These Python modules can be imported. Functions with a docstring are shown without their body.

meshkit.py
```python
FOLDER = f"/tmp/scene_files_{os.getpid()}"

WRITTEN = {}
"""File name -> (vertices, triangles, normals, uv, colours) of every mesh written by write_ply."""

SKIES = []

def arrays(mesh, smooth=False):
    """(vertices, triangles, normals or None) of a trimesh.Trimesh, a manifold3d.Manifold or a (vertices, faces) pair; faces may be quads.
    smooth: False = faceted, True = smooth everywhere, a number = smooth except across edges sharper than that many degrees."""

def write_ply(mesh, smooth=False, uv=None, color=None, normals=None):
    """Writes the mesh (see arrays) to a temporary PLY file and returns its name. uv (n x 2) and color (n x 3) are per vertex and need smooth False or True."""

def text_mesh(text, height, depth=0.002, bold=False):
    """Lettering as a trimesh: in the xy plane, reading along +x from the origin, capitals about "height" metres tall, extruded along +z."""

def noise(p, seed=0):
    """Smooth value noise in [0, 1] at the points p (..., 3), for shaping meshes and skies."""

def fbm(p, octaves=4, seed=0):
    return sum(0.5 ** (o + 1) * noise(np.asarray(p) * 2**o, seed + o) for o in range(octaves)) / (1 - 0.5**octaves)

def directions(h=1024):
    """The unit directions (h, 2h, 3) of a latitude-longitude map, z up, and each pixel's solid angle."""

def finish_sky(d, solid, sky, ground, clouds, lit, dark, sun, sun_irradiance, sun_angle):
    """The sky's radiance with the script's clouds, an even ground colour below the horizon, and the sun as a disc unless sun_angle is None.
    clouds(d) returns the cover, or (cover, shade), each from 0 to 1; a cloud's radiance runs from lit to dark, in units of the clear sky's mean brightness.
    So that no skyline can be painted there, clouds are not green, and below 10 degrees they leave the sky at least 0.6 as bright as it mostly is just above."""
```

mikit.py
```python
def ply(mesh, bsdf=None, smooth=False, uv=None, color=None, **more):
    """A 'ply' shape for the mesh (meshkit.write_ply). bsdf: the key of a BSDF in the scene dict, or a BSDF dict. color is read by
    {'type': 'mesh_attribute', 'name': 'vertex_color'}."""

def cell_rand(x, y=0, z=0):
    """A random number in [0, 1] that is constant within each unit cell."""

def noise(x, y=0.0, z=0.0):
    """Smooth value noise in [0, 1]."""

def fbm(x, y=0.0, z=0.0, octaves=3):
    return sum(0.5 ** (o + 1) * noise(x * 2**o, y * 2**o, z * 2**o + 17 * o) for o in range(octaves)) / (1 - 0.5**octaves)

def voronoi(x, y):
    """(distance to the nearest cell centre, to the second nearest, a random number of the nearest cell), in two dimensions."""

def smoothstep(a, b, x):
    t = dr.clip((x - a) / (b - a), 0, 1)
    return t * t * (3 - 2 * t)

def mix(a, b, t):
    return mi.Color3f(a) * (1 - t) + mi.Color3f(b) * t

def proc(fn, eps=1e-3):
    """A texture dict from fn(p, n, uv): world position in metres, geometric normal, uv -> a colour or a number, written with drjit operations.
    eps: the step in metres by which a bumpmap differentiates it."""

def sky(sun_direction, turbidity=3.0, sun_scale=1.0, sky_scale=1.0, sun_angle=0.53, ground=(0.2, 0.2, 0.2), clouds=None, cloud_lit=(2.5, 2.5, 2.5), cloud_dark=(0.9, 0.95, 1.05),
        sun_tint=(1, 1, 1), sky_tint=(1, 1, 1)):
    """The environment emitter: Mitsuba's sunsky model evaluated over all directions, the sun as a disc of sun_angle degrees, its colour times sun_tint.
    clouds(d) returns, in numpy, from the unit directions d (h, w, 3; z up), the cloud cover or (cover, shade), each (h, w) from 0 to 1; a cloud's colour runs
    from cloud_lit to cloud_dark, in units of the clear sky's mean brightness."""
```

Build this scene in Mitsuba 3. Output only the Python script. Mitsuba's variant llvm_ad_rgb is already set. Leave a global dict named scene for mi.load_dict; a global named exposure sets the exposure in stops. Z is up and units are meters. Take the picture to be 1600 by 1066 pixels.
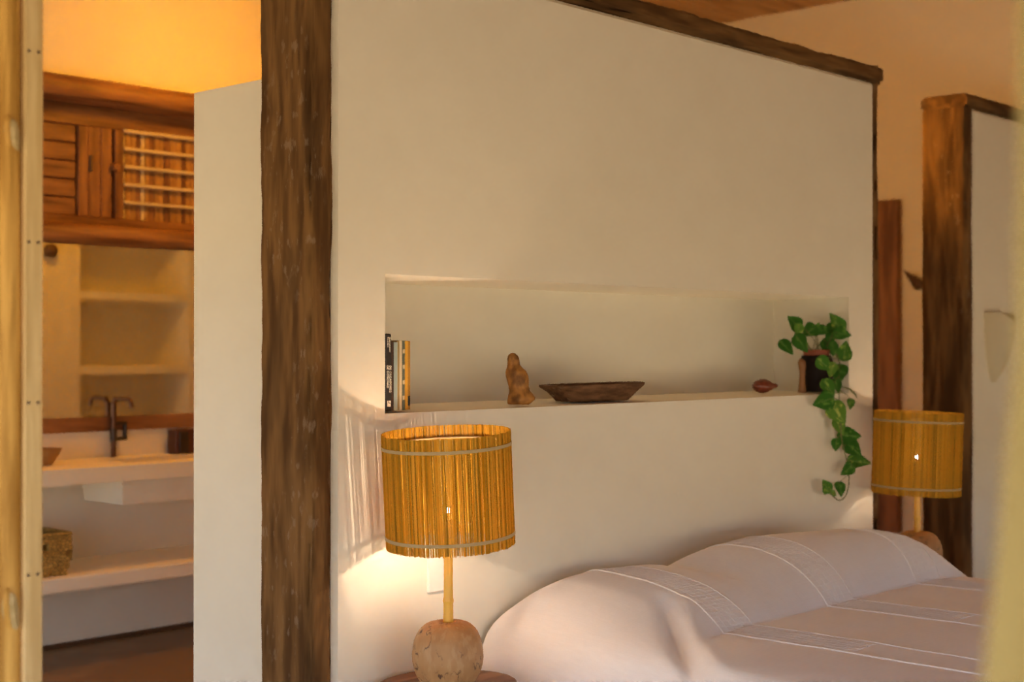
import math, random
import numpy as np, trimesh, mitsuba as mi, mikit, meshkit
import drjit as dr
import manifold3d as m3
from scipy.interpolate import PchipInterpolator
from mikit import proc, noise, fbm, smoothstep, mix, cell_rand, voronoi

T = mi.ScalarTransform4f
scene, labels = {}, {}
random.seed(7)
rng = np.random.default_rng(7)

# ------------------------------------------------------------------ camera, sky, exposure
EYE = np.array([-2.649, -3.128, 1.4])
FWD = np.array([0.733, 0.680, 0.00478]); FWD /= np.linalg.norm(FWD)
scene['camera'] = {
    'type': 'thinlens', 'fov': 2 * math.degrees(math.atan(800 / 2300.0)), 'fov_axis': 'x',
    'aperture_radius': 0.0105, 'focus_distance': 4.35, 'near_clip': 0.02, 'far_clip': 200.0,
    'to_world': T().look_at(origin=EYE.tolist(), target=(EYE + FWD).tolist(), up=[0, 0, 1]),
}
scene['sky'] = mikit.sky((0.3, 0.7, 0.65), turbidity=4.0, sun_scale=0.66, sky_scale=2.55, ground=(0.84, 0.69, 0.44),
                         clouds=lambda d: 0.86 + 0 * d[..., 2], cloud_lit=(0.93, 1.0, 1.14), cloud_dark=(0.9, 0.9, 0.9))
exposure = 2.84
BULB = (400.0, 304.0, 218.0)            # the two bedside bulbs
PENDANT = (17.0, 6.6, 0.35)
GLOBE = (10.0, 4.6, 0.8)               # the smaller globe on the block, for the passage          # the warm globe behind the partition

# ------------------------------------------------------------------ helpers
COUNT = {}


def numbered(key):
    n = COUNT.get(key, 0)
    COUNT[key] = n + 1
    return key if n == 0 else f'{key}_{n:03d}'


def put(key, mesh, bsdf, smooth=False, label=None, cat=None, group=None, kind=None, **more):
    key = numbered(key)
    scene[key] = mikit.ply(mesh, bsdf, smooth, **more)
    tag(key, label, cat, group, kind)
    return key


def tag(key, label=None, cat=None, group=None, kind=None):
    d = {k: v for k, v in (('label', label), ('category', cat), ('group', group), ('kind', kind)) if v}
    if d:
        labels[key] = d
    return key


def thing(key, label, cat, group=None, kind=None):
    return tag(numbered(key), label, cat, group, kind)


def cbox(x0, x1, y0, y1, z0, z1, c=0.004):
    c = min(c, (x1 - x0) * .3, (y1 - y0) * .3, (z1 - z0) * .3)
    pts = []
    for x, sx in ((x0, 1), (x1, -1)):
        for y, sy in ((y0, 1), (y1, -1)):
            for z, sz in ((z0, 1), (z1, -1)):
                pts += [(x, y + sy * c, z + sz * c), (x + sx * c, y, z + sz * c), (x + sx * c, y + sy * c, z)]
    return trimesh.convex.convex_hull(np.array(pts))


def cat_(*ms):
    return trimesh.util.concatenate(list(ms))


def rough_box(x0, x1, y0, y1, z0, z1, cell, amp, seed, freq=7.0, long=2, edge=0.0):
    """A hewn timber: a gridded box whose faces and arrises wander."""
    ext = np.array([x1 - x0, y1 - y0, z1 - z0]); lo = np.array([x0, y0, z0])
    n = [max(2, int(round(e / cell))) for e in ext]
    vs, fs, at = [], [], 0
    for ax in range(3):
        b, c = [k for k in range(3) if k != ax]
        for s in (0, 1):
            u, v = np.meshgrid(np.linspace(0, 1, n[b] + 1), np.linspace(0, 1, n[c] + 1), indexing='ij')
            p = np.zeros(u.shape + (3,)); p[..., ax] = s; p[..., b] = u; p[..., c] = v
            idx = np.arange(u.size).reshape(u.shape)
            q = np.stack([idx[:-1, :-1], idx[1:, :-1], idx[1:, 1:], idx[:-1, 1:]], -1).reshape(-1, 4)
            flip = (s == 0) ^ (ax == 1)
            if flip:
                q = q[:, ::-1]
            vs.append(p.reshape(-1, 3)); fs.append(q + at); at += u.size
    p = np.vstack(vs); q = np.vstack(fs)
    uvw = p.copy()
    p = lo + p * ext
    m = trimesh.Trimesh(p, np.vstack([q[:, [0, 1, 2]], q[:, [0, 2, 3]]]), process=True, merge_norm=True, merge_tex=True)
    m.merge_vertices(digits_vertex=6)
    v = np.array(m.vertices); w = (v - lo) / ext
    st = np.ones(3); st[long] = 0.45
    d = np.stack([meshkit.fbm(v * freq * st + 13.7 * k + seed, 3, seed + k) - .5 for k in range(3)], -1) * 2 * amp
    d += np.stack([meshkit.fbm(v * freq * 6 * st + 3.7 * k + seed, 2, seed + 9 + k) - .5 for k in range(3)], -1) * amp * .6
    d[:, long] *= .3
    # arrises are worn: pull vertices on edges inwards
    near = ((w < 1e-5) | (w > 1 - 1e-5)); near[:, long] = False
    e = near.sum(1) >= 2
    d[e] += (0.5 - w[e]) * np.array([1, 1, 1]) * (edge * (0.4 + 1.2 * meshkit.noise(v[e] * 11 + seed))[:, None]) * (np.arange(3) != long)
    m.vertices = v + d
    return m


def lathe(prof, n=48):
    return trimesh.creation.revolve(np.array(prof, float), sections=n)


def tube(path, r, n=8, closed_ends=True):
    path = np.asarray(path, float); k = len(path)
    r = np.broadcast_to(np.asarray(r, float), (k,))
    t = np.gradient(path, axis=0); t /= np.linalg.norm(t, axis=1, keepdims=True) + 1e-12
    a = np.cross(t[0], [0, 0, 1.0])
    if np.linalg.norm(a) < 1e-3:
        a = np.cross(t[0], [1.0, 0, 0])
    a /= np.linalg.norm(a)
    th = np.arange(n) * 2 * np.pi / n; rings = []
    for i in range(k):
        a = a - t[i] * (a @ t[i]); a /= np.linalg.norm(a); b = np.cross(t[i], a)
        rings.append(path[i] + r[i] * (np.cos(th)[:, None] * a + np.sin(th)[:, None] * b))
    v = np.vstack(rings + [path[:1], path[-1:]])
    f = []
    for i in range(k - 1):
        for j in range(n):
            p, q = i * n + j, i * n + (j + 1) % n
            f += [(p, q, q + n), (p, q + n, p + n)]
    if closed_ends:
        for j in range(n):
            f += [(k * n, (j + 1) % n, j), (k * n + 1, (k - 1) * n + j, (k - 1) * n + (j + 1) % n)]
    return trimesh.Trimesh(v, f, process=False)


def loft(rings, cap=True):
    """Rings (k, n, 3) joined to a closed skin."""
    rings = np.asarray(rings, float); k, n = rings.shape[:2]
    v = np.vstack([rings.reshape(-1, 3), rings[0].mean(0)[None], rings[-1].mean(0)[None]])
    f = []
    for i in range(k - 1):
        for j in range(n):
            p, q = i * n + j, i * n + (j + 1) % n
            f += [(p, q, q + n), (p, q + n, p + n)]
    if cap:
        for j in range(n):
            f += [(k * n, (j + 1) % n, j), (k * n + 1, (k - 1) * n + j, (k - 1) * n + (j + 1) % n)]
    m = trimesh.Trimesh(v, f, process=False)
    if m.volume < 0:
        m.invert()
    return m


def at(mesh, x=0, y=0, z=0, rz=0):
    m = mesh.copy()
    if rz:
        m.apply_transform(trimesh.transformations.rotation_matrix(math.radians(rz), [0, 0, 1]))
    m.apply_translation([x, y, z])
    return m


# ------------------------------------------------------------------ materials
def principled(col, rough=.6, spec=.3, **more):
    c = col if isinstance(col, dict) else {'type': 'rgb', 'value': list(col)}
    return {'type': 'principled', 'base_color': c, 'roughness': rough, 'specular': spec, **more}


def mat(key, d, two=True):
    scene[key] = {'type': 'twosided', 'bsdf': d} if two else d
    return key


def f_plaster(p, n, uv):
    g = fbm(p.x * 1.7, p.y * 1.7, p.z * 1.7, 4)
    h = fbm(p.x * 14, p.y * 14, p.z * 14, 3)
    return mix((0.75, 0.70, 0.58), (0.83, 0.78, 0.66), g * .75 + h * .25)


def f_plaster_bump(p, n, uv):
    return fbm(p.x * 9, p.y * 9, p.z * 9, 4) * 0.6 + fbm(p.x * 60, p.y * 60, p.z * 60, 2) * 0.12


mat('plaster', {'type': 'bumpmap', 'arbitrary': proc(f_plaster_bump), 'scale': 0.004, 'bsdf': principled(proc(f_plaster), .85, .15)})


def wood(c0, c1, axis, f=40.0, stretch=.07, scuff=None, scuff_amt=1.0, blot=None, ring=0.0):
    def fn(p, n, uv):
        q = [p.x, p.y, p.z]
        a = q[axis]; b, c = [q[k] for k in range(3) if k != axis]
        wob = fbm(a * 2.2, b * 6, c * 6, 2) * .05
        g = fbm((b + wob) * f, (c + wob) * f, a * f * stretch, 4)
        g = smoothstep(.25, .75, g)
        col = mix(c0, c1, g)
        if blot is not None:
            col = mix(col, blot, smoothstep(.46, .66, fbm(b * 14 + 3, c * 14, a * 3.1, 4)) * .42)
        if scuff is not None:
            s = fbm(b * 75 + 7, c * 75, a * 26, 4); big = fbm(b * 9, c * 9 + 5, a * 1.6, 2)
            col = mix(col, scuff, smoothstep(.60, .78, s) * smoothstep(.45, .62, big) * scuff_amt)
        return col
    return fn


def wood_bump(axis, f=40.0, stretch=.09):
    def fn(p, n, uv):
        q = [p.x, p.y, p.z]; a = q[axis]; b, c = [q[k] for k in range(3) if k != axis]
        return fbm(b * f, c * f, a * f * stretch, 4)
    return fn


OLD0, OLD1, OLDB, SC = (.080, .036, .011), (.205, .105, .036), (.050, .027, .012), (.42, .33, .24)
for nm, ax in (('old_timber_upright', 2), ('old_timber_level', 0)):
    mat(nm, {'type': 'bumpmap', 'arbitrary': proc(wood_bump(ax, 45)), 'scale': 0.010,
             'bsdf': principled(proc(wood(OLD0, OLD1, ax, 34, .10, SC, .24, OLDB)), .8, .15)})
RW0, RW1 = (.13, .048, .018), (.30, .135, .06)
mat('brown_board_level', principled(proc(wood(RW0, RW1, 0, 34)), .55, .35))
mat('brown_board_upright', principled(proc(wood(RW0, RW1, 2, 34)), .55, .35))
mat('light_wood', {'type': 'bumpmap', 'arbitrary': proc(wood_bump(2, 60, .05)), 'scale': 0.003,
                   'bsdf': principled(proc(wood((.38, .19, .03), (.68, .40, .10), 2, 60, .045)), .6, .3)})
mat('pale_wood', principled(proc(wood((.56, .39, .17), (.74, .56, .29), 2, 50, .05)), .6, .3))
mat('olive_wood', principled(proc(wood((.36, .29, .115), (.43, .36, .16), 2, 50, .05)), .7, .2))
mat('strip_wood', principled(proc(wood((.30, .15, .05), (.46, .26, .10), 2, 60, .05)), .6, .3))
mat('slat_wood', principled(proc(wood((.50, .40, .26), (.66, .54, .38), 0, 50, .05)), .6, .3))
mat('cut_wood', principled(proc(wood((.38, .28, .12), (.52, .40, .21), 1, 70, .3)), .65, .3))
mat('table_wood', principled(proc(wood((.15, .06, .025), (.30, .14, .06), 0, 45, .12)), .5, .4))
mat('ceiling_wood', principled(proc(wood((.32, .18, .085), (.48, .30, .15), 0, 30, .06)), .65, .25))
mat('dark_nail', principled((.10, .055, .03), .5, .4))
mat('floor_cement', principled(proc(lambda p, n, uv: mix((.20, .125, .06), (.38, .25, .12), smoothstep(.3, .7, fbm(p.x * 2.1, p.y * 2.1, 0.0, 5)))), .45, .4))
mat('white_ceramic', principled((.80, .77, .71), .3, .5))
mat('sconce_clay', principled((.66, .58, .40), .6, .3))
mat('black_metal', principled((.035, .022, .015), .35, .5, metallic=.3))
mat('copper_pipe', principled((.11, .05, .025), .4, .5, metallic=.5))
mat('dark_box_wood', principled((.075, .025, .014), .45, .4))
mat('silver_mirror', {'type': 'conductor', 'material': 'Ag', 'specular_reflectance': {'type': 'rgb', 'value': [.90, .88, .82]}})
mat('switch_plastic', principled((.82, .79, .72), .4, .4))
mat('brass', principled((.55, .36, .14), .35, .5, metallic=.9))


def f_linen(p, n, uv):
    w = noise(p.x * 420, p.y * 30, p.z * 30) * .5 + noise(p.x * 30, p.y * 420, p.z * 420) * .5
    return mix((.74, .70, .69), (.84, .80, .79), w * .6 + fbm(p.x * 5, p.y * 5, p.z * 5, 3) * .4)


mat('linen', principled(proc(f_linen), .85, .1, sheen=.25))
mat('cotton_cord', principled((.86, .83, .80), .85, .1))
mat('gourd', {'type': 'bumpmap', 'arbitrary': proc(lambda p, n, uv: fbm(p.x * 60, p.y * 60, p.z * 22, 4)), 'scale': 0.003, 'bsdf': principled(proc(
    lambda p, n, uv: mix(mix(mix((.35, .17, .065), (.50, .29, .13), fbm(p.x * 45, p.y * 45, p.z * 14, 4)),
                             (.52, .34, .18), smoothstep(.5, .75, fbm(p.x * 90 + 4, p.y * 90, p.z * 26, 3)) * .45),
                         (.05, .03, .025), smoothstep(.035, .0, dr.abs(fbm(p.x * 52, p.y * 52, p.z * 20, 3) - .5)) * smoothstep(.45, .56, fbm(p.x * 17, p.y * 17, p.z * 13 + 6, 2)) * .9)), .5, .3)})
mat('bamboo', principled(proc(lambda p, n, uv: mix((.66, .36, .03), (.80, .50, .08), fbm(p.x * 160, p.y * 160, p.z * 6, 3))), .32, .5))
mat('reed', {'type': 'principledthin', 'base_color': {'type': 'mesh_attribute', 'name': 'vertex_color'}, 'roughness': .6, 'diff_trans': .62, 'spec_trans': 0.0}, two=False)
mat('woven_band', principled((.42, .31, .16), .8, .2))
mat('clay_figure', principled(proc(lambda p, n, uv: mix((.15, .06, .014), (.42, .19, .045), smoothstep(.25, .75, fbm(p.x * 60, p.y * 60, p.z * 34, 4)))), .6, .3))
mat('carved_brown', {'type': 'bumpmap', 'arbitrary': proc(wood_bump(2, 70, .2)), 'scale': 0.003, 'bsdf': principled(proc(wood((.09, .042, .018), (.19, .095, .045), 0, 80, .2, (.35, .25, .17), .6)), .6, .3)})
mat('red_glaze', principled(proc(lambda p, n, uv: mix((.10, .022, .012), (.26, .06, .03), fbm(p.x * 70, p.y * 70, p.z * 70, 3))), .25, .5))
mat('tan_wood', principled(proc(wood((.20, .085, .03), (.30, .14, .05), 2, 90, .1)), .5, .35))
mat('black_pot', principled((.016, .009, .007), .6, .15))
mat('terracotta', principled((.30, .085, .045), .6, .3))
mat('soil', principled((.06, .035, .02), .9, .1))
mat('stem_green', principled((.16, .17, .06), .5, .3))


def f_leaf(c0, c1, vein):
    def fn(p, n, uv):
        v = smoothstep(.60, .72, fbm(uv.x * 5 + p.z * 9, uv.y * 7 + p.x * 7, 0.0, 3))
        mid = 1 - smoothstep(.01, .05, dr.abs(uv.y - .5))
        return mix(mix(c0, c1, v), vein, mid * .6)
    return fn


for i, (a, b, c) in enumerate((((.045, .15, .022), (.13, .28, .05), (.18, .30, .08)), ((.07, .20, .03), (.28, .42, .08), (.26, .40, .12)), ((.12, .26, .04), (.45, .52, .12), (.40, .48, .15)))):
    mat(f'leaf_tone_{i}', {'type': 'principledthin', 'base_color': proc(f_leaf(a, b, c)), 'roughness': .4, 'diff_trans': .35, 'spec_trans': 0.0}, two=False)


def f_basket(p, n, uv):
    a = voronoi((p.x + p.y) * 55, p.z * 75)
    return mix((.16, .09, .02), (.58, .38, .11), smoothstep(.05, .35, a[1] - a[0]) * (.5 + .5 * a[2]))


mat('water_hyacinth', principled(proc(f_basket), .75, .2))
mat('bowl_wood', principled((.36, .20, .075), .5, .35))

# ------------------------------------------------------------------ the setting
put('floor', cbox(-3.2, 5.9, -3.7, 3.4, -0.10, 0.0), 'floor_cement', kind='structure', label='brown polished cement floor')
M3 = m3.Manifold


def mbox(x0, x1, y0, y1, z0, z1):
    return M3.cube([x1 - x0, y1 - y0, z1 - z0]).translate([x0, y0, z0])


def hull(pts):
    return M3.hull_points(np.array(pts, float))


def rect_y(x0, x1, z0, z1, y):
    return [(x0, y, z0), (x1, y, z0), (x0, y, z1), (x1, y, z1)]


def to_tri(m):
    q = m.to_mesh()
    return trimesh.Trimesh(q.vert_properties[:, :3], q.tri_verts, process=False)


# the headboard partition: plaster slab with the long niche, and the lower block behind it with an open recess at the back
c = .014
front = hull([(0, c, 0), (2.988, c, 0), (0, c, 2.53), (2.988, c, 2.53), (0, .222, 0), (2.988, .222, 0), (0, .222, 2.53), (2.988, .222, 2.53),
              (c, 0, 0), (2.988 - c, 0, 0), (c, 0, 2.53 - c), (2.988 - c, 0, 2.53 - c)])
block = mbox(-.02, 2.985, .222, .633, 0, 2.178) + mbox(1.3, 3.42, .34, .95, 0, 2.178)
NX0, NX1, NZ0, NZ1 = .196, 2.770, 1.219, 1.605
nich = hull(rect_y(NX0, NX1, NZ0, NZ1, .36) + rect_y(NX0, NX1, NZ0, NZ1, .006) + rect_y(NX0 - .007, NX1 + .007, NZ0 - .007, NZ1 + .007, -.001))
recess = mbox(2.33, 3.15, .50, 1.0, .30, 2.13)
for sz in (0.75, 1.232, 1.712):
    recess -= mbox(2.3, 3.2, .40, .945, sz, sz + .05)
put('wall_closet', to_tri(block - nich - recess), 'plaster', 30, kind='structure', label='lower plaster wall block behind the bedhead wall')
put('wall_bedhead', to_tri(front - nich), 'plaster', 30, kind='structure', label='cream plaster partition wall with a long niche above the bed')
put('wall_bedhead__outlet_plate', cbox(.355, .43, -.008, .002, .68, .80, .002), 'switch_plastic', label='white outlet plate')
# the second partition across the passage
put('wall_right_partition', to_tri(hull([(3.92, c, 0), (5.7, c, 0), (3.92, c, 2.53), (5.7, c, 2.53), (3.92, .22, 0), (5.7, .22, 0), (3.92, .22, 2.53), (5.7, .22, 2.53),
                                   (3.92 + c, 0, 0), (5.7, 0, 0), (3.92 + c, 0, 2.53 - c), (5.7, 0, 2.53 - c)])), 'plaster', 30, kind='structure',
    label='cream plaster partition at the right edge')
WX0, WX1, WZ0, WZ1 = -.30, 2.30, 1.975, 2.583
put('wall_back', to_tri(mbox(-3.6, 5.9, 3.1, 3.4, 0, 3.6) - mbox(WX0, WX1, 3.0, 3.5, WZ0, WZ1)), 'plaster', kind='structure', label='plaster back wall of the bathroom under warm light')
put('wall_right', cbox(5.6, 5.9, -3.7, 3.4, 0, 3.62), 'plaster', kind='structure', label='plaster side wall behind the partitions')
put('wall_front', cbox(4.9, 5.9, -3.9, -3.7, 0, 3.62), 'brown_board_level', kind='structure')
put('trim_1', to_tri(mbox(-3.6, .0, -3.9, -3.7, 1.75, 3.62) + mbox(.0, 4.9, -3.9, -3.7, 0.92, 3.62)), 'brown_board_level', kind='structure')
put('trim_2', cbox(-3.6, -3.4, -3.7, 3.4, 1.75, 3.62), 'brown_board_level', kind='structure')
put('baseboard_back', cbox(-3.2, 5.6, 3.088, 3.1, 0, .022, .002), 'dark_nail', kind='structure')
put('ceiling', cbox(-3.8, 6.0, -4.1, 3.5, 3.64, 3.74), 'ceiling_wood', kind='structure', label='brown board ceiling')
for k in range(49):
    y0 = -4.1 + k * .155
    put('ceiling__plank', cbox(-3.8, 5.98, y0 + .002, y0 + .153, 3.592 + .002 * (k % 3), 3.64, .004), 'ceiling_wood')

# hewn timber framing the partitions
put('timber_post', rough_box(-.095, -.0085, -.008, .215, 0, 2.62, .013, .007, 3, freq=9, edge=.025), 'old_timber_upright', 40,
    'thick dark hewn timber post at the left end of the bedhead wall', 'post')
put('timber_beam', rough_box(-.02, 3.05, -.006, .215, 2.532, 2.602, .012, .010, 8, freq=11, long=0, edge=.025), 'old_timber_level', 40,
    'long dark hewn beam along the top of the bedhead wall', 'beam')
pr = rough_box(2.994, 3.026, -.006, .215, 0, 2.605, .016, .006, 21, edge=.025)
put('timber_post', pr, 'old_timber_upright', 40, 'narrow dark timber post at the right end of the bedhead wall', 'post')
put('timber_post', rough_box(3.846, 3.914, -.006, .228, 0, 2.535, .016, .004, 33, edge=.025), 'old_timber_upright', 40,
    'wide dark timber post right of the passage behind the second lamp', 'post')
put('timber_beam', rough_box(3.85, 5.58, -.006, .228, 2.532, 2.598, .018, .005, 41, long=0, edge=.025), 'old_timber_level', 40,
    'short dark beam on top of the right partition, blurred at its end', 'beam')

for y, z in ((.148, 2.29), (.027, 2.28)):
    put('timber_post__peg_hole', cbox(-.0925, -.085, y - .007, y + .007, z - .016, z + .016, .002), 'black_metal', label='small dark peg hole')

# ------------------------------------------------------------------ louvred window over the vanity
W = tag('window_1', 'brown wooden window with boards and louvre slats above the vanity mirror', kind='structure')
put(W + '__lintel_beam', rough_box(-.45, 2.45, 3.0, 3.25, 2.572, 2.668, .03, .004, 51, long=0, edge=.025), 'brown_board_level', 40, 'thick top beam')
put(W + '__sill_beam', rough_box(-.45, 2.45, 3.03, 3.25, 1.89, 1.985, .03, .004, 55, long=0, edge=.025), 'brown_board_level', 40, 'thick bottom beam')
put(W + '__top_rail', cbox(WX0, WX1, 3.22, 3.27, 2.475, 2.583), 'brown_board_level')
put(W + '__bottom_rail', cbox(WX0, WX1, 3.205, 3.27, 1.975, 2.036), 'brown_board_level')
for k in range(5):
    z0 = 2.036 + k * .0878
    put(W + '__level_board', cbox(.35, 1.115, 3.23, 3.26, z0 + .0025, z0 + .0853, .004), 'brown_board_level')
put(W + '__stile', cbox(1.122, 1.175, 3.215, 3.265, 2.036, 2.475, .004), 'brown_board_upright')
put(W + '__upright_board', cbox(1.178, 1.245, 3.22, 3.26, 2.036, 2.475, .004), 'brown_board_upright')
put(W + '__upright_board', cbox(1.248, 1.308, 3.22, 3.26, 2.036, 2.475, .004), 'brown_board_upright')
put(W + '__stile', cbox(1.324, 1.372, 3.215, 3.265, 2.036, 2.475, .004), 'brown_board_upright')
put(W + '__latch', cbox(1.182, 1.198, 3.208, 3.225, 2.255, 2.335, .004), 'dark_nail', label='dark latch')
put(W + '__knob', lathe([(0, 0), (.016, .004), (.024, .02), (.018, .04), (0, .046)], 20), 'brown_board_upright', 40)
scene[W + '__knob']['to_world'] = T().translate([1.315, 3.222, 2.285]).rotate([1, 0, 0], 90)
for k in range(5):
    z = 2.112 + k * .0885
    put(W + '__louvre_slat', cbox(1.372, WX1, 3.208, 3.245, z, z + .016, .003), 'slat_wood')
x, k = 1.376, 0
while x < WX1 - .03:
    w_ = random.uniform(.024, .038)
    put(W + '__reed_strip', cbox(x, x + w_ - .003, 3.25 + random.uniform(0, .006), 3.268, 2.036, 2.475, .003), 'slat_wood' if k in (0, 4) else 'strip_wood' if k % 3 else 'brown_board_upright')
    x += w_; k += 1
put(W + '__back_board', cbox(WX0, WX1, 3.275, 3.295, 1.975, 2.583), 'dark_box_wood')

# ------------------------------------------------------------------ vanity
t = thing('vanity_mirror', 'wide mirror with brown wooden frame above the white counter', 'mirror')
put(t + '__glass', cbox(.30, 2.20, 3.088, 3.096, 1.07, 1.89, .001), 'silver_mirror')
put(t + '__bottom_rail', rough_box(.25, 2.25, 3.082, 3.1, 1.003, 1.072, .03, .002, 61, long=0), 'brown_board_level', 40)
for x0 in (.25, 2.2):
    put(t + '__stile', cbox(x0, x0 + .06, 3.07, 3.1, 1.072, 1.888, .004), 'brown_board_upright')
ctr = mbox(-1.0, 2.4, 2.6, 3.099, .806, .876)
ctr = ctr - mbox(1.08, 1.72, 2.72, 2.965, .7, .9)
VC = thing('counter', 'thick white plaster vanity counter with a sunken basin under the mirror', 'counter')
put(VC + '__slab', to_tri(ctr), 'plaster', 30)
b = hull([(x, y, z) for x in (1.0, 1.8) for y in (2.64, 2.98) for z in (.806, .80)] + [(x, y, .695) for x in (1.008, 1.792) for y in (2.648, 2.972)])
b = b - hull([(x, y, .90) for x in (1.085, 1.715) for y in (2.725, 2.955)] + [(x, y, .715) for x in (1.13, 1.68) for y in (2.76, 2.93)])
put(VC + '__washbasin', to_tri(b), 'plaster', 30)
rim = mbox(1.03, 1.77, 2.695, 2.992, .8755, .8775) - mbox(1.085, 1.715, 2.725, 2.962, .7, 1)
put(VC + '__washbasin__rim', to_tri(rim), 'plaster', 30)
put('wall_shelf', cbox(-1.0, 2.4, 2.6, 3.1, .345, .41, .006), 'plaster', 30, 'long white plaster shelf below the vanity counter', 'shelf')
t = thing('faucet', 'dark upright pipe faucet with a bent spout before the mirror', 'faucet')
put(t + '__pipe', tube([(1.22, 3.063, z) for z in np.linspace(.878, 1.14, 8)] + [(1.22, 3.063 - .02 * math.sin(a), 1.14 + .02 * (1 - math.cos(a))) for a in np.linspace(.2, 1.57, 5)], .0125, 12), 'copper_pipe', 40)
put(t + '__spout', tube([(1.22, y, 1.158) for y in np.linspace(3.046, 2.93, 6)] + [(1.22, 2.918, 1.152), (1.22, 2.911, 1.138), (1.22, 2.910, 1.118)], .010, 12), 'copper_pipe', 40)
put(t + '__valve', cat_(at(lathe([(0, -.03), (.0165, -.03), (.0165, .03), (0, .03)], 20), 1.22, 3.063, .985), cbox(1.225, 1.29, 3.05, 3.075, 1.03, 1.048, .004),
                        cbox(1.275, 1.29, 3.05, 3.075, .96, 1.048, .004), cbox(1.225, 1.29, 3.05, 3.075, .957, .974, .004)), 'black_metal', 40)
t = thing('soap_box', 'small dark brown wooden box at the back of the counter', 'box')
put(t + '__body', cbox(1.53, 1.68, 3.0, 3.075, .878, .998, .004), 'dark_box_wood')
put(t + '__front_panel', cbox(1.548, 1.60, 2.993, 3.001, .886, .988, .002), 'black_metal')
put('wooden_bowl', at(lathe([(0, .002), (.055, 0), (.06, .006), (.085, .045), (.10, .072), (.094, .072), (.078, .045), (.05, .014), (0, .012)], 40), .735, 2.89, .878), 'bowl_wood', 40,
    'light brown bowl on the counter beside the pale doorway post', 'bowl')
bk = M3.smooth  # noqa
t = thing('basket', 'woven brown basket with a handle hole on the lower shelf', 'basket')
outer = hull([(x, y, .412) for x in (.40, .735) for y in (2.66, 2.94)] + [(x, y, .588) for x in (.385, .752) for y in (2.645, 2.955)] + [(x, y, .50) for x in (.384, .757) for y in (2.643, 2.957)])
inner = hull([(x, y, .43) for x in (.415, .72) for y in (2.675, 2.925)] + [(x, y, .60) for x in (.400, .737) for y in (2.66, 2.94)])
hole = mbox(.525, .645, 2.6, 2.7, .525, .555)
bm = to_tri(outer - inner - hole)
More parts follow.
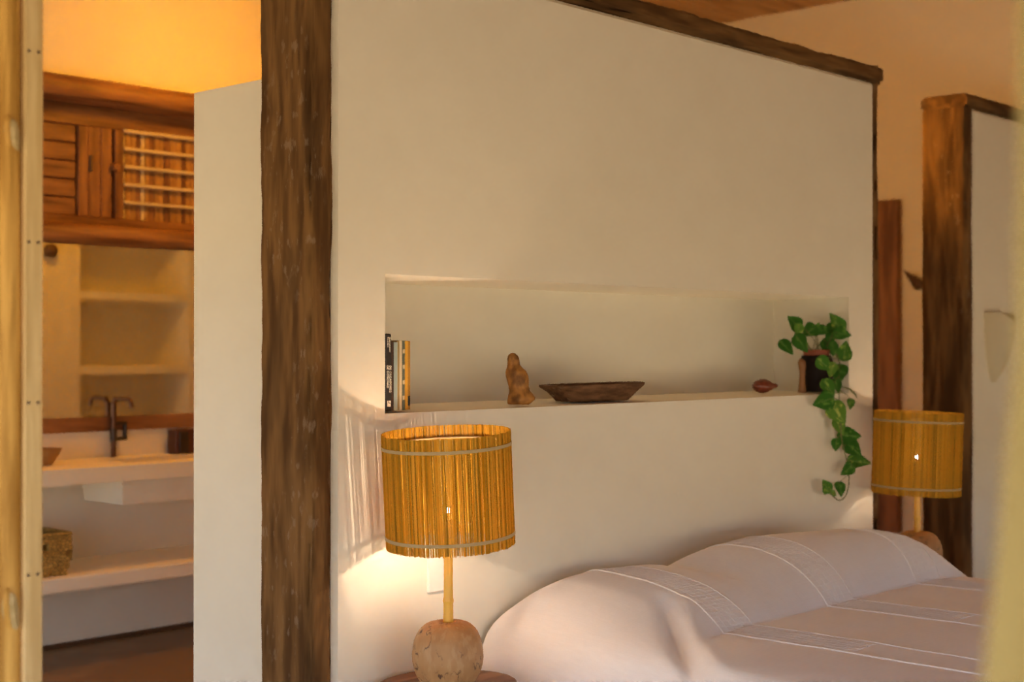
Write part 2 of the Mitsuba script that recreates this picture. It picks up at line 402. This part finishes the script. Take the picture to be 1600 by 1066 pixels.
bm = bm.subdivide_to_size(.016); v = np.array(bm.vertices)
v += (np.stack([meshkit.noise(v * 60 + 9 * k) for k in range(3)], -1) - .5) * .008
v[:, 2] = np.maximum(v[:, 2], .4105)
bm.vertices = v
put(t + '__body', bm, 'water_hyacinth', 40)
ring = [(.39 + .36 * a, 2.65 + .30 * b, .592) for a, b in [(i / 10, 0) for i in range(10)] + [(1, i / 10) for i in range(10)] + [(1 - i / 10, 1) for i in range(10)] + [(0, 1 - i / 10) for i in range(11)]]
put(t + '__rim', tube(ring, .009, 6, False), 'water_hyacinth', 40)
put('door_knob_peg', at(trimesh.creation.icosphere(3, .045), 2.10, .993, 2.006), 'dark_nail', True, 'round dark wooden peg seen in the vanity mirror', 'peg')

# globe that lights the bathroom, hung behind the partition
t = thing('pendant_lamp', 'round warm globe hanging behind the thick post before the vanity', 'lamp')
PX, PY, PZ, PR = 1.58, 2.08, 2.84, .10
put(t + '__globe', at(trimesh.creation.icosphere(3, PR), PX, PY, PZ), 'white_ceramic', True, emitter={'type': 'area', 'radiance': {'type': 'rgb', 'value': list(PENDANT)}})
put(t + '__cord', tube([(PX, PY, PZ + PR - .005), (PX, PY, 3.595)], .005, 8), 'black_metal', 40)
put(t + '__cap', at(lathe([(0, PR), (.05, PR - .012), (.045, PR + .02), (.012, PR + .045), (0, PR + .045)], 24), PX, PY, PZ), 'black_metal', 40)
t = thing('globe_lamp', 'small warm globe standing on the plaster block behind the bedhead wall', 'lamp')
put(t + '__globe', at(trimesh.creation.icosphere(3, .09), 3.15, .50, 2.30), 'white_ceramic', True, emitter={'type': 'area', 'radiance': {'type': 'rgb', 'value': list(GLOBE)}})
put(t + '__foot', at(lathe([(0, 0), (.06, 0), (.06, .01), (.03, .02), (.03, .045), (0, .045)], 24), 3.15, .50, 2.1785), 'black_metal', 40)

# ------------------------------------------------------------------ right side: dark framed mirror, peg, sconce
t = thing('tall_mirror', 'tall mirror with a dark wooden frame on the side wall beyond the passage', 'mirror')
put(t + '__glass', cbox(5.575, 5.585, 1.385, 2.25, .34, 2.22, .001), 'silver_mirror')
for y0 in (1.262, 2.24):
    put(t + '__stile', rough_box(5.545, 5.602, y0, y0 + .135, .27, 2.31, .03, .003, 71), 'brown_board_upright', 40)
for z0 in (.27, 2.18):
    put(t + '__rail', cbox(5.55, 5.6, 1.41, 2.245, z0, z0 + .13, .005), 'brown_board_level')
put('wall_peg', at(loft([[(-.05 * s + .012 * math.cos(a) * (1.6 - s), .026 * math.cos(a) * (1.6 - s) + .035 * s, .055 * s + .024 * math.sin(a) * (1.6 - s)) for a in np.linspace(0, 6.2832, 13)[:-1]] for s in (0, .5, 1, 1.4)]), 5.585, 1.150, 1.79),
    'dark_nail', 40, 'small dark peg on the side wall next to the wide post', 'peg')
# pod sconce
SU, SV = 33, 25
sv = []
for th_in in (0, .008):
    for i in range(SU):
        s = i / (SU - 1)                      # bottom to top
        hw = .092 * (math.sin(min(1, s * 1.15 + .02) * math.pi / 2) ** .62) - th_in
        dp = .115 * (math.sin(min(1, s * 1.1 + .02) * math.pi / 2) ** .7) - th_in
        for j in range(SV):
            a = math.pi * j / (SV - 1)
            notch = .050 * max(0, 1 - abs(a - math.pi / 2) / .85) * max(0, (s - .7) / .3)
            sv.append((max(hw, 0) * math.cos(a), -max(dp, 0) * math.sin(a), .335 * s - notch))
sv = np.array(sv); sf = []
I = lambda o, i, j: o * SU * SV + i * SV + j
for i in range(SU - 1):
    for j in range(SV - 1):
        sf += [(I(0, i, j), I(0, i + 1, j), I(0, i + 1, j + 1)), (I(0, i, j), I(0, i + 1, j + 1), I(0, i, j + 1))]
        sf += [(I(1, i, j), I(1, i + 1, j + 1), I(1, i + 1, j)), (I(1, i, j), I(1, i, j + 1), I(1, i + 1, j + 1))]
for j in range(SV - 1):
    a, b_ = SU - 1, 0
    sf += [(I(0, a, j), I(1, a, j), I(1, a, j + 1)), (I(0, a, j), I(1, a, j + 1), I(0, a, j + 1))]
sc_ = trimesh.Trimesh(sv, sf, process=False)
put('wall_sconce', at(sc_, 4.128, .001, 1.235), 'sconce_clay', 40, 'cream pod shaped sconce with a notched top on the right partition', 'sconce')

# ------------------------------------------------------------------ near doorway posts
t = thing('doorway_post', 'pale peeled wooden doorway post at the left edge of the photo', 'post')
LX, LY = -1.1446, -.327
put(t + '__pole', at(tube([(0.003 * math.sin(z * 2.1), .003 * math.cos(z * 1.7), z) for z in np.linspace(0, 3.6, 40)], .0235, 20), LX, LY, 0), 'light_wood', 40)
put(t + '__batten', cbox(-1.1246, -1.0826, -.358, -.320, 0, 3.6, .003), 'pale_wood')
put(t + '__batten', cbox(-1.2086, -1.1646, -.320, -.280, 0, 3.6, .003), 'pale_wood')
for z in (2.008, 1.617, 1.288, .936):
    for dx in (.009, .030):
        put(t + '__nail', at(lathe([(0, -.0012), (.0036, -.0012), (.0036, .004), (0, .004)], 10), 0, 0, 0), 'dark_nail', 40)
        key = [k for k in scene if k.startswith(t + '__nail')][-1]
        scene[key]['to_world'] = T().translate([-1.1246 + dx, -.358, z]).rotate([1, 0, 0], -90)
for z, ln in ((1.832, .034), (.864, .042)):
    kn = trimesh.creation.icosphere(3, 1.0); v = np.array(kn.vertices)
    v[:, 1] = np.maximum(v[:, 1], -.55)
    v *= np.array([.0135, .020, ln]); v[:, 0] -= v[:, 2] * .25
    kn.vertices = v
    put(t + '__branch_collar', at(trimesh.Trimesh(v * np.array([1.35, .5, 1.22]) + np.array([0, .004, 0]), kn.faces, process=False), LX - .002, LY - .021, z, 40), 'light_wood', 40)
    put(t + '__branch_stub', at(kn, LX - .002, LY - .021, z, 40), 'cut_wood', 40)
t = thing('doorway_post', 'pale blurred wooden doorway post at the right edge of the photo', 'post')
rp = at(rough_box(0, .16, -.08, .08, 0, 3.6, .04, .003, 91), -1.7575, -2.7615, 0, -47); v = np.array(rp.vertices)
v -= np.array([.680, -.733, 0]) * (np.clip(1.4 - v[:, 2], 0, .35) * .10)[:, None]; rp.vertices = v
put(t + '__post', rp, 'olive_wood', 40)

# ------------------------------------------------------------------ things in the niche
ZS = NZ0 + .0005
t = thing('book', 'thick black book with white lettering, tallest in the niche', 'book', 'books in the niche')
put(t + '__cover', cbox(.199, .2235, .008, .158, ZS, ZS + .222, .004), 'black_cover' if 'black_cover' in scene else mat('black_cover', principled((.02, .014, .011), .4, .4)))
mat('white_ink', principled((.82, .74, .62), .6, .2))


def spine_text(s, h, xbase, ztop, length):
    m = meshkit.text_mesh(s, h, .0006, True)
    v = np.array(m.vertices); v[:, 0] *= length / v[:, 0].max()
    m.vertices = np.stack([xbase + v[:, 1], .0080 - v[:, 2], ztop - v[:, 0]], 1)
    return m


put(t + '__title', cat_(spine_text('OS CAÇADORES', .0068, .2135, 1.351, .079), spine_text('DE CONCHAS', .0068, .2035, 1.351, .066)), 'white_ink', label='white title lettering')
put(t + '__author', cat_(spine_text('ROSAMUNDE', .0042, .2125, 1.432, .044), spine_text('PILCHER', .0042, .2050, 1.432, .030)), 'white_ink', label='white author lettering')
put(t + '__emblem', cat_(cbox(.2045, .2185, .0074, .0081, 1.231, 1.241, .0002), cbox(.2045, .2085, .0074, .0081, 1.241, 1.249, .0002), cbox(.2115, .2185, .0074, .0081, 1.243, 1.249, .0002)), 'white_ink', label='white block emblem')
BK = [('dark brown book next to the black one', .2245, .0090, .200, .012, (.05, .028, .018)),
      ('grey blue book, thickest of the pale row', .2345, .0150, .198, .012, (.30, .36, .34)),
      ('thin ochre book between grey blue and cream ones', .2505, .0065, .201, .016, (.42, .27, .07)),
      ('cream book left of the dark green one', .2580, .0110, .203, .014, (.58, .47, .30)),
      ('thin dark green book in the middle of the row', .2700, .0100, .202, .014, (.10, .11, .075)),
      ('yellow book, brightest of the row', .2810, .0165, .202, .020, (.62, .33, .035)),
      ('brown yellow book with a black label, last on the right', .2985, .0120, .201, .024, (.40, .20, .03))]
for i, (lab, x0, w_, h, y0, col) in enumerate(BK):
    m_ = mat(f'book_cover_{i}', principled(col, .5, .35))
    t = thing('book', lab, 'book', 'books in the niche')
    put(t + '__cover', cat_(cbox(x0, x0 + .0016, y0, y0 + .14, ZS, ZS + h, .0006), cbox(x0 + w_ - .0016, x0 + w_, y0, y0 + .14, ZS, ZS + h, .0006), cbox(x0, x0 + w_, y0, y0 + .003, ZS, ZS + h, .001)), m_)
    put(t + '__pages', cbox(x0 + .0012, x0 + w_ - .0012, y0 + .002, y0 + .136, ZS + .002, ZS + h - .003, .0006), 'cotton_cord', label='cream page block')
    if i == 6:
        put(t + '__label', cbox(x0 + .001, x0 + w_ - .001, y0 - .0008, y0 + .001, ZS + .012, ZS + .040, .0003), 'black_cover', label='black label')
    if i == 4:
        for z in (.03, .075, .12, .165):
            put(t + '__band', cbox(x0 + .001, x0 + w_ - .001, y0 - .0006, y0 + .001, ZS + z, ZS + z + .012, .0002), 'book_cover_3')

# veiled clay figure
prof = [(0, 230, 530), (25, 214, 560), (60, 210, 600), (100, 214, 610), (150, 225, 575), (200, 232, 535), (260, 228, 515), (350, 202, 524), (430, 192, 515), (480, 193, 495), (510, 197, 455), (540, 205, 425), (580, 214, 396), (640, 214, 380), (680, 216, 372), (715, 226, 358), (735, 250, 335), (742, 272, 312)]
rings = []
for h, a, b_ in prof:
    s = .1633 / 742
    cx, hw = ((a + b_) / 2 - 380) * s / 1.0, (b_ - a) / 2 * s
    rings.append([(cx + hw * math.cos(q) * (1 + .05 * math.sin(5 * q + h * .01)), hw * .78 * math.sin(q) * (1 + .06 * math.cos(4 * q + h * .013)), h * s) for q in np.linspace(0, 2 * math.pi, 33)[:-1]])
fg = loft(rings); fg.apply_transform(trimesh.transformations.rotation_matrix(math.radians(-40), [0, 0, 1]))
fg = fg.subdivide(); v = np.array(fg.vertices); v += (np.stack([meshkit.fbm(v * 55 + 5 * k, 3) for k in range(3)], -1) - .5) * .006; v[:, 2] = np.clip(v[:, 2], 0, None); fg.vertices = v
put('clay_figurine', at(fg, .815, .055, ZS), 'clay_figure', 40, 'brown veiled clay figurine between the books and the wooden trough', 'figurine')

# boat shaped trough
def rr(lx, ly, z, n=48, e=4.0, skew=0):
    return [(lx * math.copysign(abs(math.cos(q)) ** (2 / e), math.cos(q)), ly * math.copysign(abs(math.sin(q)) ** (2 / e), math.sin(q)), z + skew * math.cos(q)) for q in np.linspace(0, 2 * math.pi, n + 1)[:-1]]
tr = loft([rr(.162, .05, 0), rr(.168, .052, .002), rr(.185, .062, .018), rr(.205, .072, .034), rr(.234, .080, .049, skew=.002), rr(.238, .082, .056, skew=.003), rr(.234, .080, .059, skew=.003), rr(.205, .070, .057, skew=.002), rr(.185, .060, .034), rr(.165, .048, .016)])
tr = tr.subdivide(); v = np.array(tr.vertices); k = v[:, 2] > .001
v[k] += (np.stack([meshkit.fbm(v[k] * 40 + 5 * q, 3) for q in range(3)], -1) - .5) * .004; tr.vertices = v
tr.apply_scale([.93, 1, 1]); put('trough', at(tr, 1.245, .105, ZS, -3), 'carved_brown', 40, 'long dark carved wooden trough in the middle of the niche', 'tray')

# red brown shell-like whistle
wr = []
for s, r_ in ((-.058, .006), (-.050, .016), (-.038, .024), (-.020, .029), (0, .028), (.018, .022), (.034, .014), (.048, .010), (.058, .009), (.064, .004)):
    wr.append([(s, r_ * 1.15 * math.cos(q), .029 + r_ * .98 * math.sin(q)) for q in np.linspace(0, 2 * math.pi, 25)[:-1]])
wm = loft(wr)
put('whistle', at(wm, 2.333, .12, ZS, -14), 'red_glaze', 40, 'small red brown whistle shaped like a bird, left of the plant pot', 'ornament')
# small carved bird-like figure
pr2 = [(0, .017, 0), (.006, .0185, 0), (.03, .015, 0), (.06, .013, .001), (.09, .0135, .002), (.105, .016, .001), (.118, .018, -.002), (.128, .015, -.004), (.135, .009, -.006), (.138, .003, -.007)]
put('carved_figure', at(loft([[(dx + r_ * math.cos(q), r_ * .85 * math.sin(q), z) for q in np.linspace(0, 2 * math.pi, 21)[:-1]] for z, r_, dx in pr2]), 2.512, .06, ZS), 'tan_wood', 40,
    'slim tan wooden figure standing against the dark plant pot', 'figurine')

# ------------------------------------------------------------------ pothos
PXY = (2.655, .080)
t = thing('potted_plant', 'trailing green pothos in a dark pot at the right end of the niche', 'plant')
put(t + '__pot', at(lathe([(0, 0), (.058, 0), (.062, .006), (.069, .07), (.068, .125), (.060, .150), (.053, .150), (.052, .11), (0, .11)], 40), PXY[0], PXY[1], ZS), 'black_pot', 40, 'dark pot')
put(t + '__inner_pot', at(lathe([(.044, .128), (.050, .128), (.054, .168), (.057, .172), (.050, .174), (.046, .16), (.044, .128)], 40), PXY[0], PXY[1], ZS), 'terracotta', 40, 'terracotta rim')
put(t + '__soil', at(lathe([(0, .158), (.03, .160), (.047, .156), (.047, .14), (0, .14)], 24), PXY[0], PXY[1], ZS), 'soil', 40)
LEAVES = [(2.465,0.100,1.400,0.066,45,0), (2.497,0.090,1.506,0.063,222,0), (2.482,0.060,1.470,0.047,100,2), (2.462,0.030,1.415,0.073,65,0), (2.581,0.070,1.468,0.064,150,0), (2.623,0.060,1.479,0.048,300,1), (2.650,0.040,1.471,0.048,20,0), (2.677,0.020,1.458,0.075,120,0), (2.678,0.000,1.505,0.081,245,1), (2.665,-0.040,1.457,0.064,8,0), (2.693,-0.030,1.392,0.070,275,1), (2.673,0.030,1.403,0.065,60,0), (2.653,0.000,1.395,0.054,90,0), (2.538,-0.030,1.333,0.063,30,1), (2.553,-0.050,1.310,0.053,110,2), (2.555,-0.040,1.238,0.068,50,1), (2.647,-0.030,1.293,0.069,95,0), (2.643,-0.050,1.301,0.032,20,0), (2.615,-0.040,1.245,0.053,80,0), (2.468,-0.060,1.187,0.073,165,0), (2.721,-0.040,1.169,0.040,100,1), (2.591,-0.060,1.134,0.090,50,2), (2.618,-0.050,1.079,0.064,60,2), (2.687,-0.060,1.043,0.080,5,0), (2.588,-0.050,1.008,0.045,95,0), (2.712,-0.060,0.987,0.073,40,0), (2.759,-0.060,0.934,0.081,5,1), (2.656,-0.060,0.904,0.056,140,0), (2.509,-0.050,0.851,0.052,250,1), (2.623,-0.050,0.827,0.053,75,0), (2.558,-0.050,0.817,0.029,180,2)]
VINE = [(2.655,0.070,1.375), (2.668,0.010,1.385), (2.665,-0.022,1.340), (2.637,-0.035,1.254), (2.618,-0.050,1.151), (2.619,-0.055,1.061), (2.645,-0.055,0.982), (2.689,-0.050,0.901), (2.697,-0.045,0.840), (2.686,-0.040,0.801), (2.635,-0.040,0.782), (2.582,-0.045,0.799), (2.544,-0.050,0.820)]


def leaf_mesh(roundness, curl):
    """A heart-shaped blade of unit length along +x, folded along its midrib and drooping at the tip."""
    n, m_ = 14, 5
    v, uv = [], []
    for i in range(n + 1):
        s = i / n
        w = (.46 + .08 * roundness) * (math.sin(math.pi * s ** (.62)) ** .85 if 0 < s < 1 else 0.0) * (1 - .25 * s)
        back = -.10 * (1 - s) ** 4
        for j in range(-m_, m_ + 1):
            q = j / m_
            v.append((s + back * abs(q) * 1.2 - .5, w * q, .22 * abs(q) * w - curl * (s - .3) ** 2 + .02 * math.sin(9 * s + 3 * q)))
            uv.append((s, .5 + q / 2))
    f, k = [], 2 * m_ + 1
    for i in range(n):
        for j in range(k - 1):
            a = i * k + j
            f += [(a, a + k, a + k + 1), (a, a + k + 1, a + 1)]
    return trimesh.Trimesh(v, f, process=False), np.array(uv)


blades = [[mikit.ply(m_, f'leaf_tone_{tone}', True, uv=uv) for tone in range(3)] for m_, uv in (leaf_mesh(0, .25), leaf_mesh(1, .12), leaf_mesh(.5, .45))]
RT = np.array([.680, -.733, 0]); TOW = np.array([-.733, -.680, .05])
vine = np.array(VINE)
tt = np.linspace(0, 1, len(vine)); fine = np.stack([PchipInterpolator(tt, vine[:, k])(np.linspace(0, 1, 90)) for k in range(3)], 1)
stems = [tube(fine, .0024, 7)]
rl = random.Random(11)
for i, (x, y, z, ln, ang, tone) in enumerate(LEAVES):
    a = math.radians(ang + rl.uniform(-6, 6))
    tip = math.cos(a) * RT + np.array([0, 0, -math.sin(a)]) + TOW * rl.uniform(-.05, .45)
    tip /= np.linalg.norm(tip)
    nrm = TOW + RT * rl.uniform(-.45, .45) + np.array([0, 0, rl.uniform(-.1, .5)])
    nrm -= tip * (nrm @ tip); nrm /= np.linalg.norm(nrm)
    side = np.cross(nrm, tip)
    wd = ln * rl.uniform(.95, 1.15)
    mx = np.eye(4); mx[:3, 0] = tip * ln * 1.12; mx[:3, 1] = side * wd; mx[:3, 2] = nrm * ln; mx[:3, 3] = (x, y, z)
    key = numbered(t + '__leaf')
    scene[key] = {**blades[i % 3][tone], 'to_world': T(mx.tolist())}
    base = np.array([x, y, z]) - tip * ln * .52
    if i < 13 and i not in (12,):
        root = np.array([PXY[0] + rl.uniform(-.03, .03), PXY[1] + rl.uniform(-.03, .02), ZS + .156])
    else:
        root = fine[np.argmin(np.linalg.norm(fine - base - np.array([0, 0, .02]), axis=1))]
    mid = (root + base) / 2 + np.array([0, -.004, .02 if i < 13 else .006])
    stems.append(tube([root, root * .25 + mid * .6 + base * .15, mid * .5 + base * .5, base, base + tip * ln * .1], [.0018, .0016, .0015, .0013, .001], 6))
stems.append(tube([(2.66, -.03, 1.245), (2.69, -.055, 1.232), (2.725, -.06, 1.21), (2.742, -.06, 1.192)], [.002, .0045, .004, .001], 6))
put(t + '__stem', cat_(*stems), 'stem_green', 40)

# ------------------------------------------------------------------ bedside lamps and tables
def stump_top(seed, r0):
    ang = np.linspace(0, 2 * np.pi, 73)[:-1]
    rad = r0 * (1 + .16 * (meshkit.fbm(np.stack([np.cos(ang) * 1.1, np.sin(ang) * 1.1, ang * 0 + seed], 1), 3, seed) - .5) * 2)
    rr_ = []
    for z, k in ((.395, .80), (.405, .93), (.43, .99), (.455, 1.0), (.462, .985), (.4655, .955), (.466, .6), (.4655, .3)):
        rr_.append(np.stack([rad * k * np.cos(ang), rad * k * np.sin(ang), z + .004 * np.sin(3 * ang + seed) * (k < .9) * (z < .45)], 1))
    return loft(rr_), ang, rad


def side_table(x, y, seed, label, r0):
    t = thing('side_table', label, 'table', 'stump tables beside the bed')
    m, ang, rad = stump_top(seed, r0)
    put(t + '__tabletop', at(m, x, y, 0), 'table_wood', 40)
    tr_ = []
    for z, k in ((0, .86), (.02, .84), (.10, .62), (.22, .55), (.33, .62), (.395, .78)):
        tr_.append(np.stack([rad * k * np.cos(ang), rad * k * np.sin(ang), ang * 0 + z], 1))
    put(t + '__trunk', at(loft(tr_), x, y, 0), 'table_wood', 40)


def lamp(x, y, tilt, seed, label, Z0, Z1, lean, power=1.0):
    r_ = np.random.default_rng(seed)
    t = thing('table_lamp', label, 'lamp', 'bedside lamps')
    z0 = .4665
    # gourd
    gp = [(0, 0), (.052, 0), (.072, .008), (.093, .045), (.099, .082), (.095, .120), (.080, .152), (.056, .172), (.030, .1775), (.018, .172), (0, .166)]
    gp = np.array(gp); ti = np.linspace(0, 1, len(gp)); tf = np.linspace(0, 1, 40)
    gp = np.stack([PchipInterpolator(ti, gp[:, k])(tf) for k in (0, 1)], 1); gp[:, 0] = np.maximum(gp[:, 0], 0)
    g = lathe(gp, 64); v = np.array(g.vertices); an = np.arctan2(v[:, 1], v[:, 0])
    rr2 = 1 + .02 * np.cos(3 * an + seed) + .03 * (meshkit.fbm(v * 16 + seed, 3) - .5) * 2
    v[:, 0] *= rr2; v[:, 1] *= rr2; g.vertices = v
    put(t + '__gourd', at(g, x, y, z0), 'gourd', True, 'round brown gourd base')
    # bamboo stem with nodes
    zs = np.linspace(z0 + .155, .88, 60); rad = np.full(60, .0135)
    for zn in (.700, .862):
        rad += .0022 * np.exp(-((zs - zn) / .005) ** 2)
    rad -= .0008 * np.sin((zs - .70) * 19)
    put(t + '__stem', tube([(x, y, z) for z in zs], rad, 20), 'bamboo', 40, 'yellow bamboo stem')
    RS = .178
    N = 430
    vs, fs, cs, o = [], [], [], 0
    for i in range(N):
        th = (i + r_.uniform(-.12, .12)) * 2 * math.pi / N
        w = 2 * math.pi * RS / N * r_.uniform(.87, 1.08) / 2
        d = r_.uniform(.0007, .0011); rr3 = RS + r_.uniform(-.0009, .0009)
        a0, a1 = Z0 + r_.uniform(-.002, .003), Z1 + r_.uniform(-.0012, .0012)
        ct, st = math.cos(th), math.sin(th); b0, b1 = r_.uniform(-.0012, .0012, 2)
        for z, b_ in ((a0, b0), (a1, b1)):
            for sd, dd in ((-w, -d), (w, -d), (w, d), (-w, d)):
                R_ = rr3 + dd
                vs.append((R_ * ct - (sd + b_) * st, R_ * st + (sd + b_) * ct, z))
        k = r_.uniform(); c_ = np.array((.54, .25, .012)) * (1 - k) + np.array((.74, .43, .06)) * k
        if r_.uniform() < .26:
            c_ *= r_.uniform(.45, .8)
        cs += [c_] * 8
        for q in ((0, 1, 5, 4), (1, 2, 6, 5), (2, 3, 7, 6), (3, 0, 4, 7), (3, 2, 1, 0), (4, 5, 6, 7)):
            fs += [(o + q[0], o + q[1], o + q[2]), (o + q[0], o + q[2], o + q[3])]
        o += 8
    rot = trimesh.transformations.rotation_matrix(math.radians(tilt), [-.733, -.680, 0], [0, 0, (Z0 + Z1) / 2]) @ trimesh.transformations.rotation_matrix(math.radians(lean), [.680, -.733, 0], [0, 0, (Z0 + Z1) / 2])

    def tl(m):
        m = m.copy(); m.apply_transform(rot); m.apply_translation([x, y, 0]); return m
    sh = trimesh.Trimesh(vs, fs, process=False)
    put(t + '__shade', tl(sh), 'reed', False, 'drum shade of thin upright reeds', kind='stuff', color=np.array(cs))
    for zb in (Z0 + .030, Z1 - .036):
        bd = lathe([(RS + .0012, zb - .0045), (RS + .0030, zb - .0045), (RS + .0034, zb), (RS + .0030, zb + .0045), (RS + .0012, zb + .0045), (RS + .0012, zb - .0045)], 96)
        put(t + '__shade__woven_band', tl(bd), 'woven_band', 40)
    hoop = [tube([(math.cos(q) * (RS - .0055), math.sin(q) * (RS - .0055), zh) for q in np.linspace(0, 2 * math.pi, 73)], .003, 8, False) for zh in (Z1 - .036, Z0 + .030)]
    hoop += [tube([(math.cos(q) * .018, math.sin(q) * .018, .895), (math.cos(q) * (RS - .006), math.sin(q) * (RS - .006), Z0 + .030)], .002, 6) for q in (.3, 2.4, 4.5)]
    put(t + '__shade__hoop', tl(cat_(*hoop)), 'woven_band', 40)
    put(t + '__socket', at(lathe([(0, .875), (.02, .875), (.02, .918), (.016, .925), (0, .925)], 24), x, y, 0), 'brass', 40)
    put(t + '__bulb', at(trimesh.creation.icosphere(3, .0072), x, y, .950), 'white_ceramic', True, emitter={'type': 'area', 'radiance': {'type': 'rgb', 'value': [b * power for b in BULB]}})
    return t


side_table(.238, -.215, 3, 'round stump table under the lit lamp at the left of the bed', .200)
side_table(2.955, -.215, 5, 'round stump table hidden behind the pillow end of the bed', .185)
lamp(.224, -.222, 2.3, 5, 'lit reed shade lamp on a brown gourd left of the bed, below the books', .853, 1.168, 3.4)
lamp(2.945, -.22, -2.0, 9, 'reed shade lamp beyond the bed, in front of the wide dark post', .80, 1.136, 0, .32)

# ------------------------------------------------------------------ bed
FLAT = [(.57, .06), (.575, .25), (.575, .42), (.59, .50), (.63, .54), (.75, .553), (1.0, .555), (1.3, .555), (1.55, .555), (1.8, .555), (2.05, .555), (2.25, .555), (2.42, .553), (2.54, .545), (2.60, .50), (2.62, .27), (2.62, .06)]
PILL = [(.54, .06), (.52, .25), (.525, .42), (.565, .53), (.64, .593), (.755, .655), (1.0, .690), (1.3, .685), (1.55, .716), (1.8, .738), (2.05, .735), (2.25, .725), (2.42, .682), (2.54, .595), (2.61, .50), (2.63, .27), (2.63, .06)]
NU = 220
sk = np.linspace(0, 1, len(FLAT)); sf_ = np.linspace(0, 1, NU)
SFX = [np.stack([PchipInterpolator(sk, np.array(P)[:, k])(sf_) for k in (0, 1)], 1) for P in (FLAT, PILL)]
ycrest = PchipInterpolator([.0, .5, .76, 1.1, 1.5, 2.0, 2.3, 2.6, 3.0], [-.13, -.13, -.135, -.17, -.22, -.32, -.41, -.49, -.52])
yfront = PchipInterpolator([.0, .5, .7, .95, 1.2, 2.2, 2.6, 3.0], [-.86, -.82, -.74, -.62, -.61, -.60, -.63, -.66])


def bed_surface(ys):
    """(len(ys), NU, 3)"""
    fx, pl = SFX
    out = np.zeros((len(ys), NU, 3))
    xc = pl[:, 0]; yc, yf = ycrest(xc), yfront(xc)
    for i, y in enumerate(ys):
        ye = max(y, -2.05)
        tf = np.clip((yc - ye) / (yc - yf), 0, 1)
        lf = smooth01((.98 - xc) / .28)
        wf = (1 - tf ** (2.5 - 1.0 * lf)) ** (.80 + .35 * lf)
        w = np.where(ye < yc, wf, 1 - .75 * np.clip((ye - yc) / (-yc + .001), 0, 1) ** 2.2)
        p = fx * (1 - w[:, None]) + pl * w[:, None]
        X, Z = p[:, 0], p[:, 1].copy()
        topz = smooth01((Z - .12) / .3)
        # dip between the two pillows, creases
        Z -= .020 * np.exp(-((X - 1.36) / .09) ** 2) * w
        q = np.array([X - .95, np.full(NU, ye) + .42]).T; dline = np.array([-.35, -.36]); dline /= np.linalg.norm(dline)
        along = q @ dline; across = q @ np.array([-dline[1], dline[0]])
        cr = smooth01(along / .08) * (1 - smooth01((along - .50) / .15))
        Z -= .030 * np.exp(-(across / .035) ** 2) * cr * topz
        Z += .016 * np.exp(-((across - .06) / .04) ** 2) * cr * topz
        wr = meshkit.fbm(np.stack([X * 4.5, np.full(NU, ye) * 3.2, Z * 3], 1), 3, 4) - .5
        wr2 = meshkit.fbm(np.stack([X * 1.6 + 8, np.full(NU, ye) * 9, Z * 2], 1), 2, 14) - .5
        Z += (.012 * wr + .006 * wr2) * topz
        hang = 1 - smooth01((Z - .30) / .22)
        Xd = X + (X < 1.5) * hang * (.014 * np.sin(ye * 17 + 2 * np.sin(ye * 5)) - .01) - (X > 1.5) * hang * .014 * np.sin(ye * 15)
        Y = np.full(NU, ye)
        if y < -2.05:
            k = (y + 2.05) / -.5
            Z = Z * (1 - k) + .06 * k; Y = Y - .03 * min(1, k * 6)
        out[i] = np.stack([Xd, Y, Z], 1)
    return out


def smooth01(t):
    t = np.clip(t, 0, 1); return t * t * (3 - 2 * t)


ys = np.concatenate([np.linspace(-.022, -1.0, 130), np.linspace(-1.02, -2.05, 60), np.linspace(-2.06, -2.55, 14)])
S = bed_surface(ys)
ny = len(ys)
idx = np.arange(ny * NU).reshape(ny, NU)
bf = np.stack([idx[:-1, :-1], idx[1:, :-1], idx[1:, 1:], idx[:-1, 1:]], -1).reshape(-1, 4)
t = thing('bed', 'wide bed under a white linen spread drawn over its pillows', 'bed')
put(t + '__bedspread', (S.reshape(-1, 3), bf[:, ::-1] if False else bf), 'linen', True, 'white linen bedspread with lace bands')
put(t + '__mattress', cbox(.66, 2.52, -1.98, -.05, .28, .515, .04), 'cotton_cord')
put(t + '__base', cbox(.68, 2.5, -1.94, -.06, .0, .28, .01), 'brown_board_level')


def on_spread(xw, lift=.0015, n=None):
    """A line over the spread at a constant share of its width."""
    out = []
    for i in range(ny):
        row = S[i]; k0 = 30
        j = int(np.argmin(np.abs(row[k0:-30, 0] - xw))) + k0
        a, b_ = (j, j + 1) if row[j, 0] < xw else (j - 1, j)
        f = (xw - row[a, 0]) / (row[b_, 0] - row[a, 0] + 1e-9)
        out.append(row[a] * (1 - f) + row[b_] * f + np.array([0, 0, lift]))
    return np.array(out)


for xb in (.975, 1.59, 2.205):
    L0, L1 = on_spread(xb), on_spread(xb + .165)
    put(t + '__bedspread__seam_cord', tube(L0[2:188], .0028, 6), 'cotton_cord', 40)
    put(t + '__bedspread__seam_cord', tube(L1[2:188], .0018, 6), 'cotton_cord', 40)
    lines = [on_spread(xb + q, .0012) for q in np.linspace(.006, .16, 12)]
    th_ = []
    for i in range(3, 132, 2):
        th_.append(tube([l[i] for l in lines], .0011, 4))
    for q in (2, 4, 6, 8):
        th_.append(tube(lines[q][3:132], .0009, 4))
    put(t + '__bedspread__lace_band', cat_(*th_), 'cotton_cord', 40, kind='stuff', label='openwork lace band')
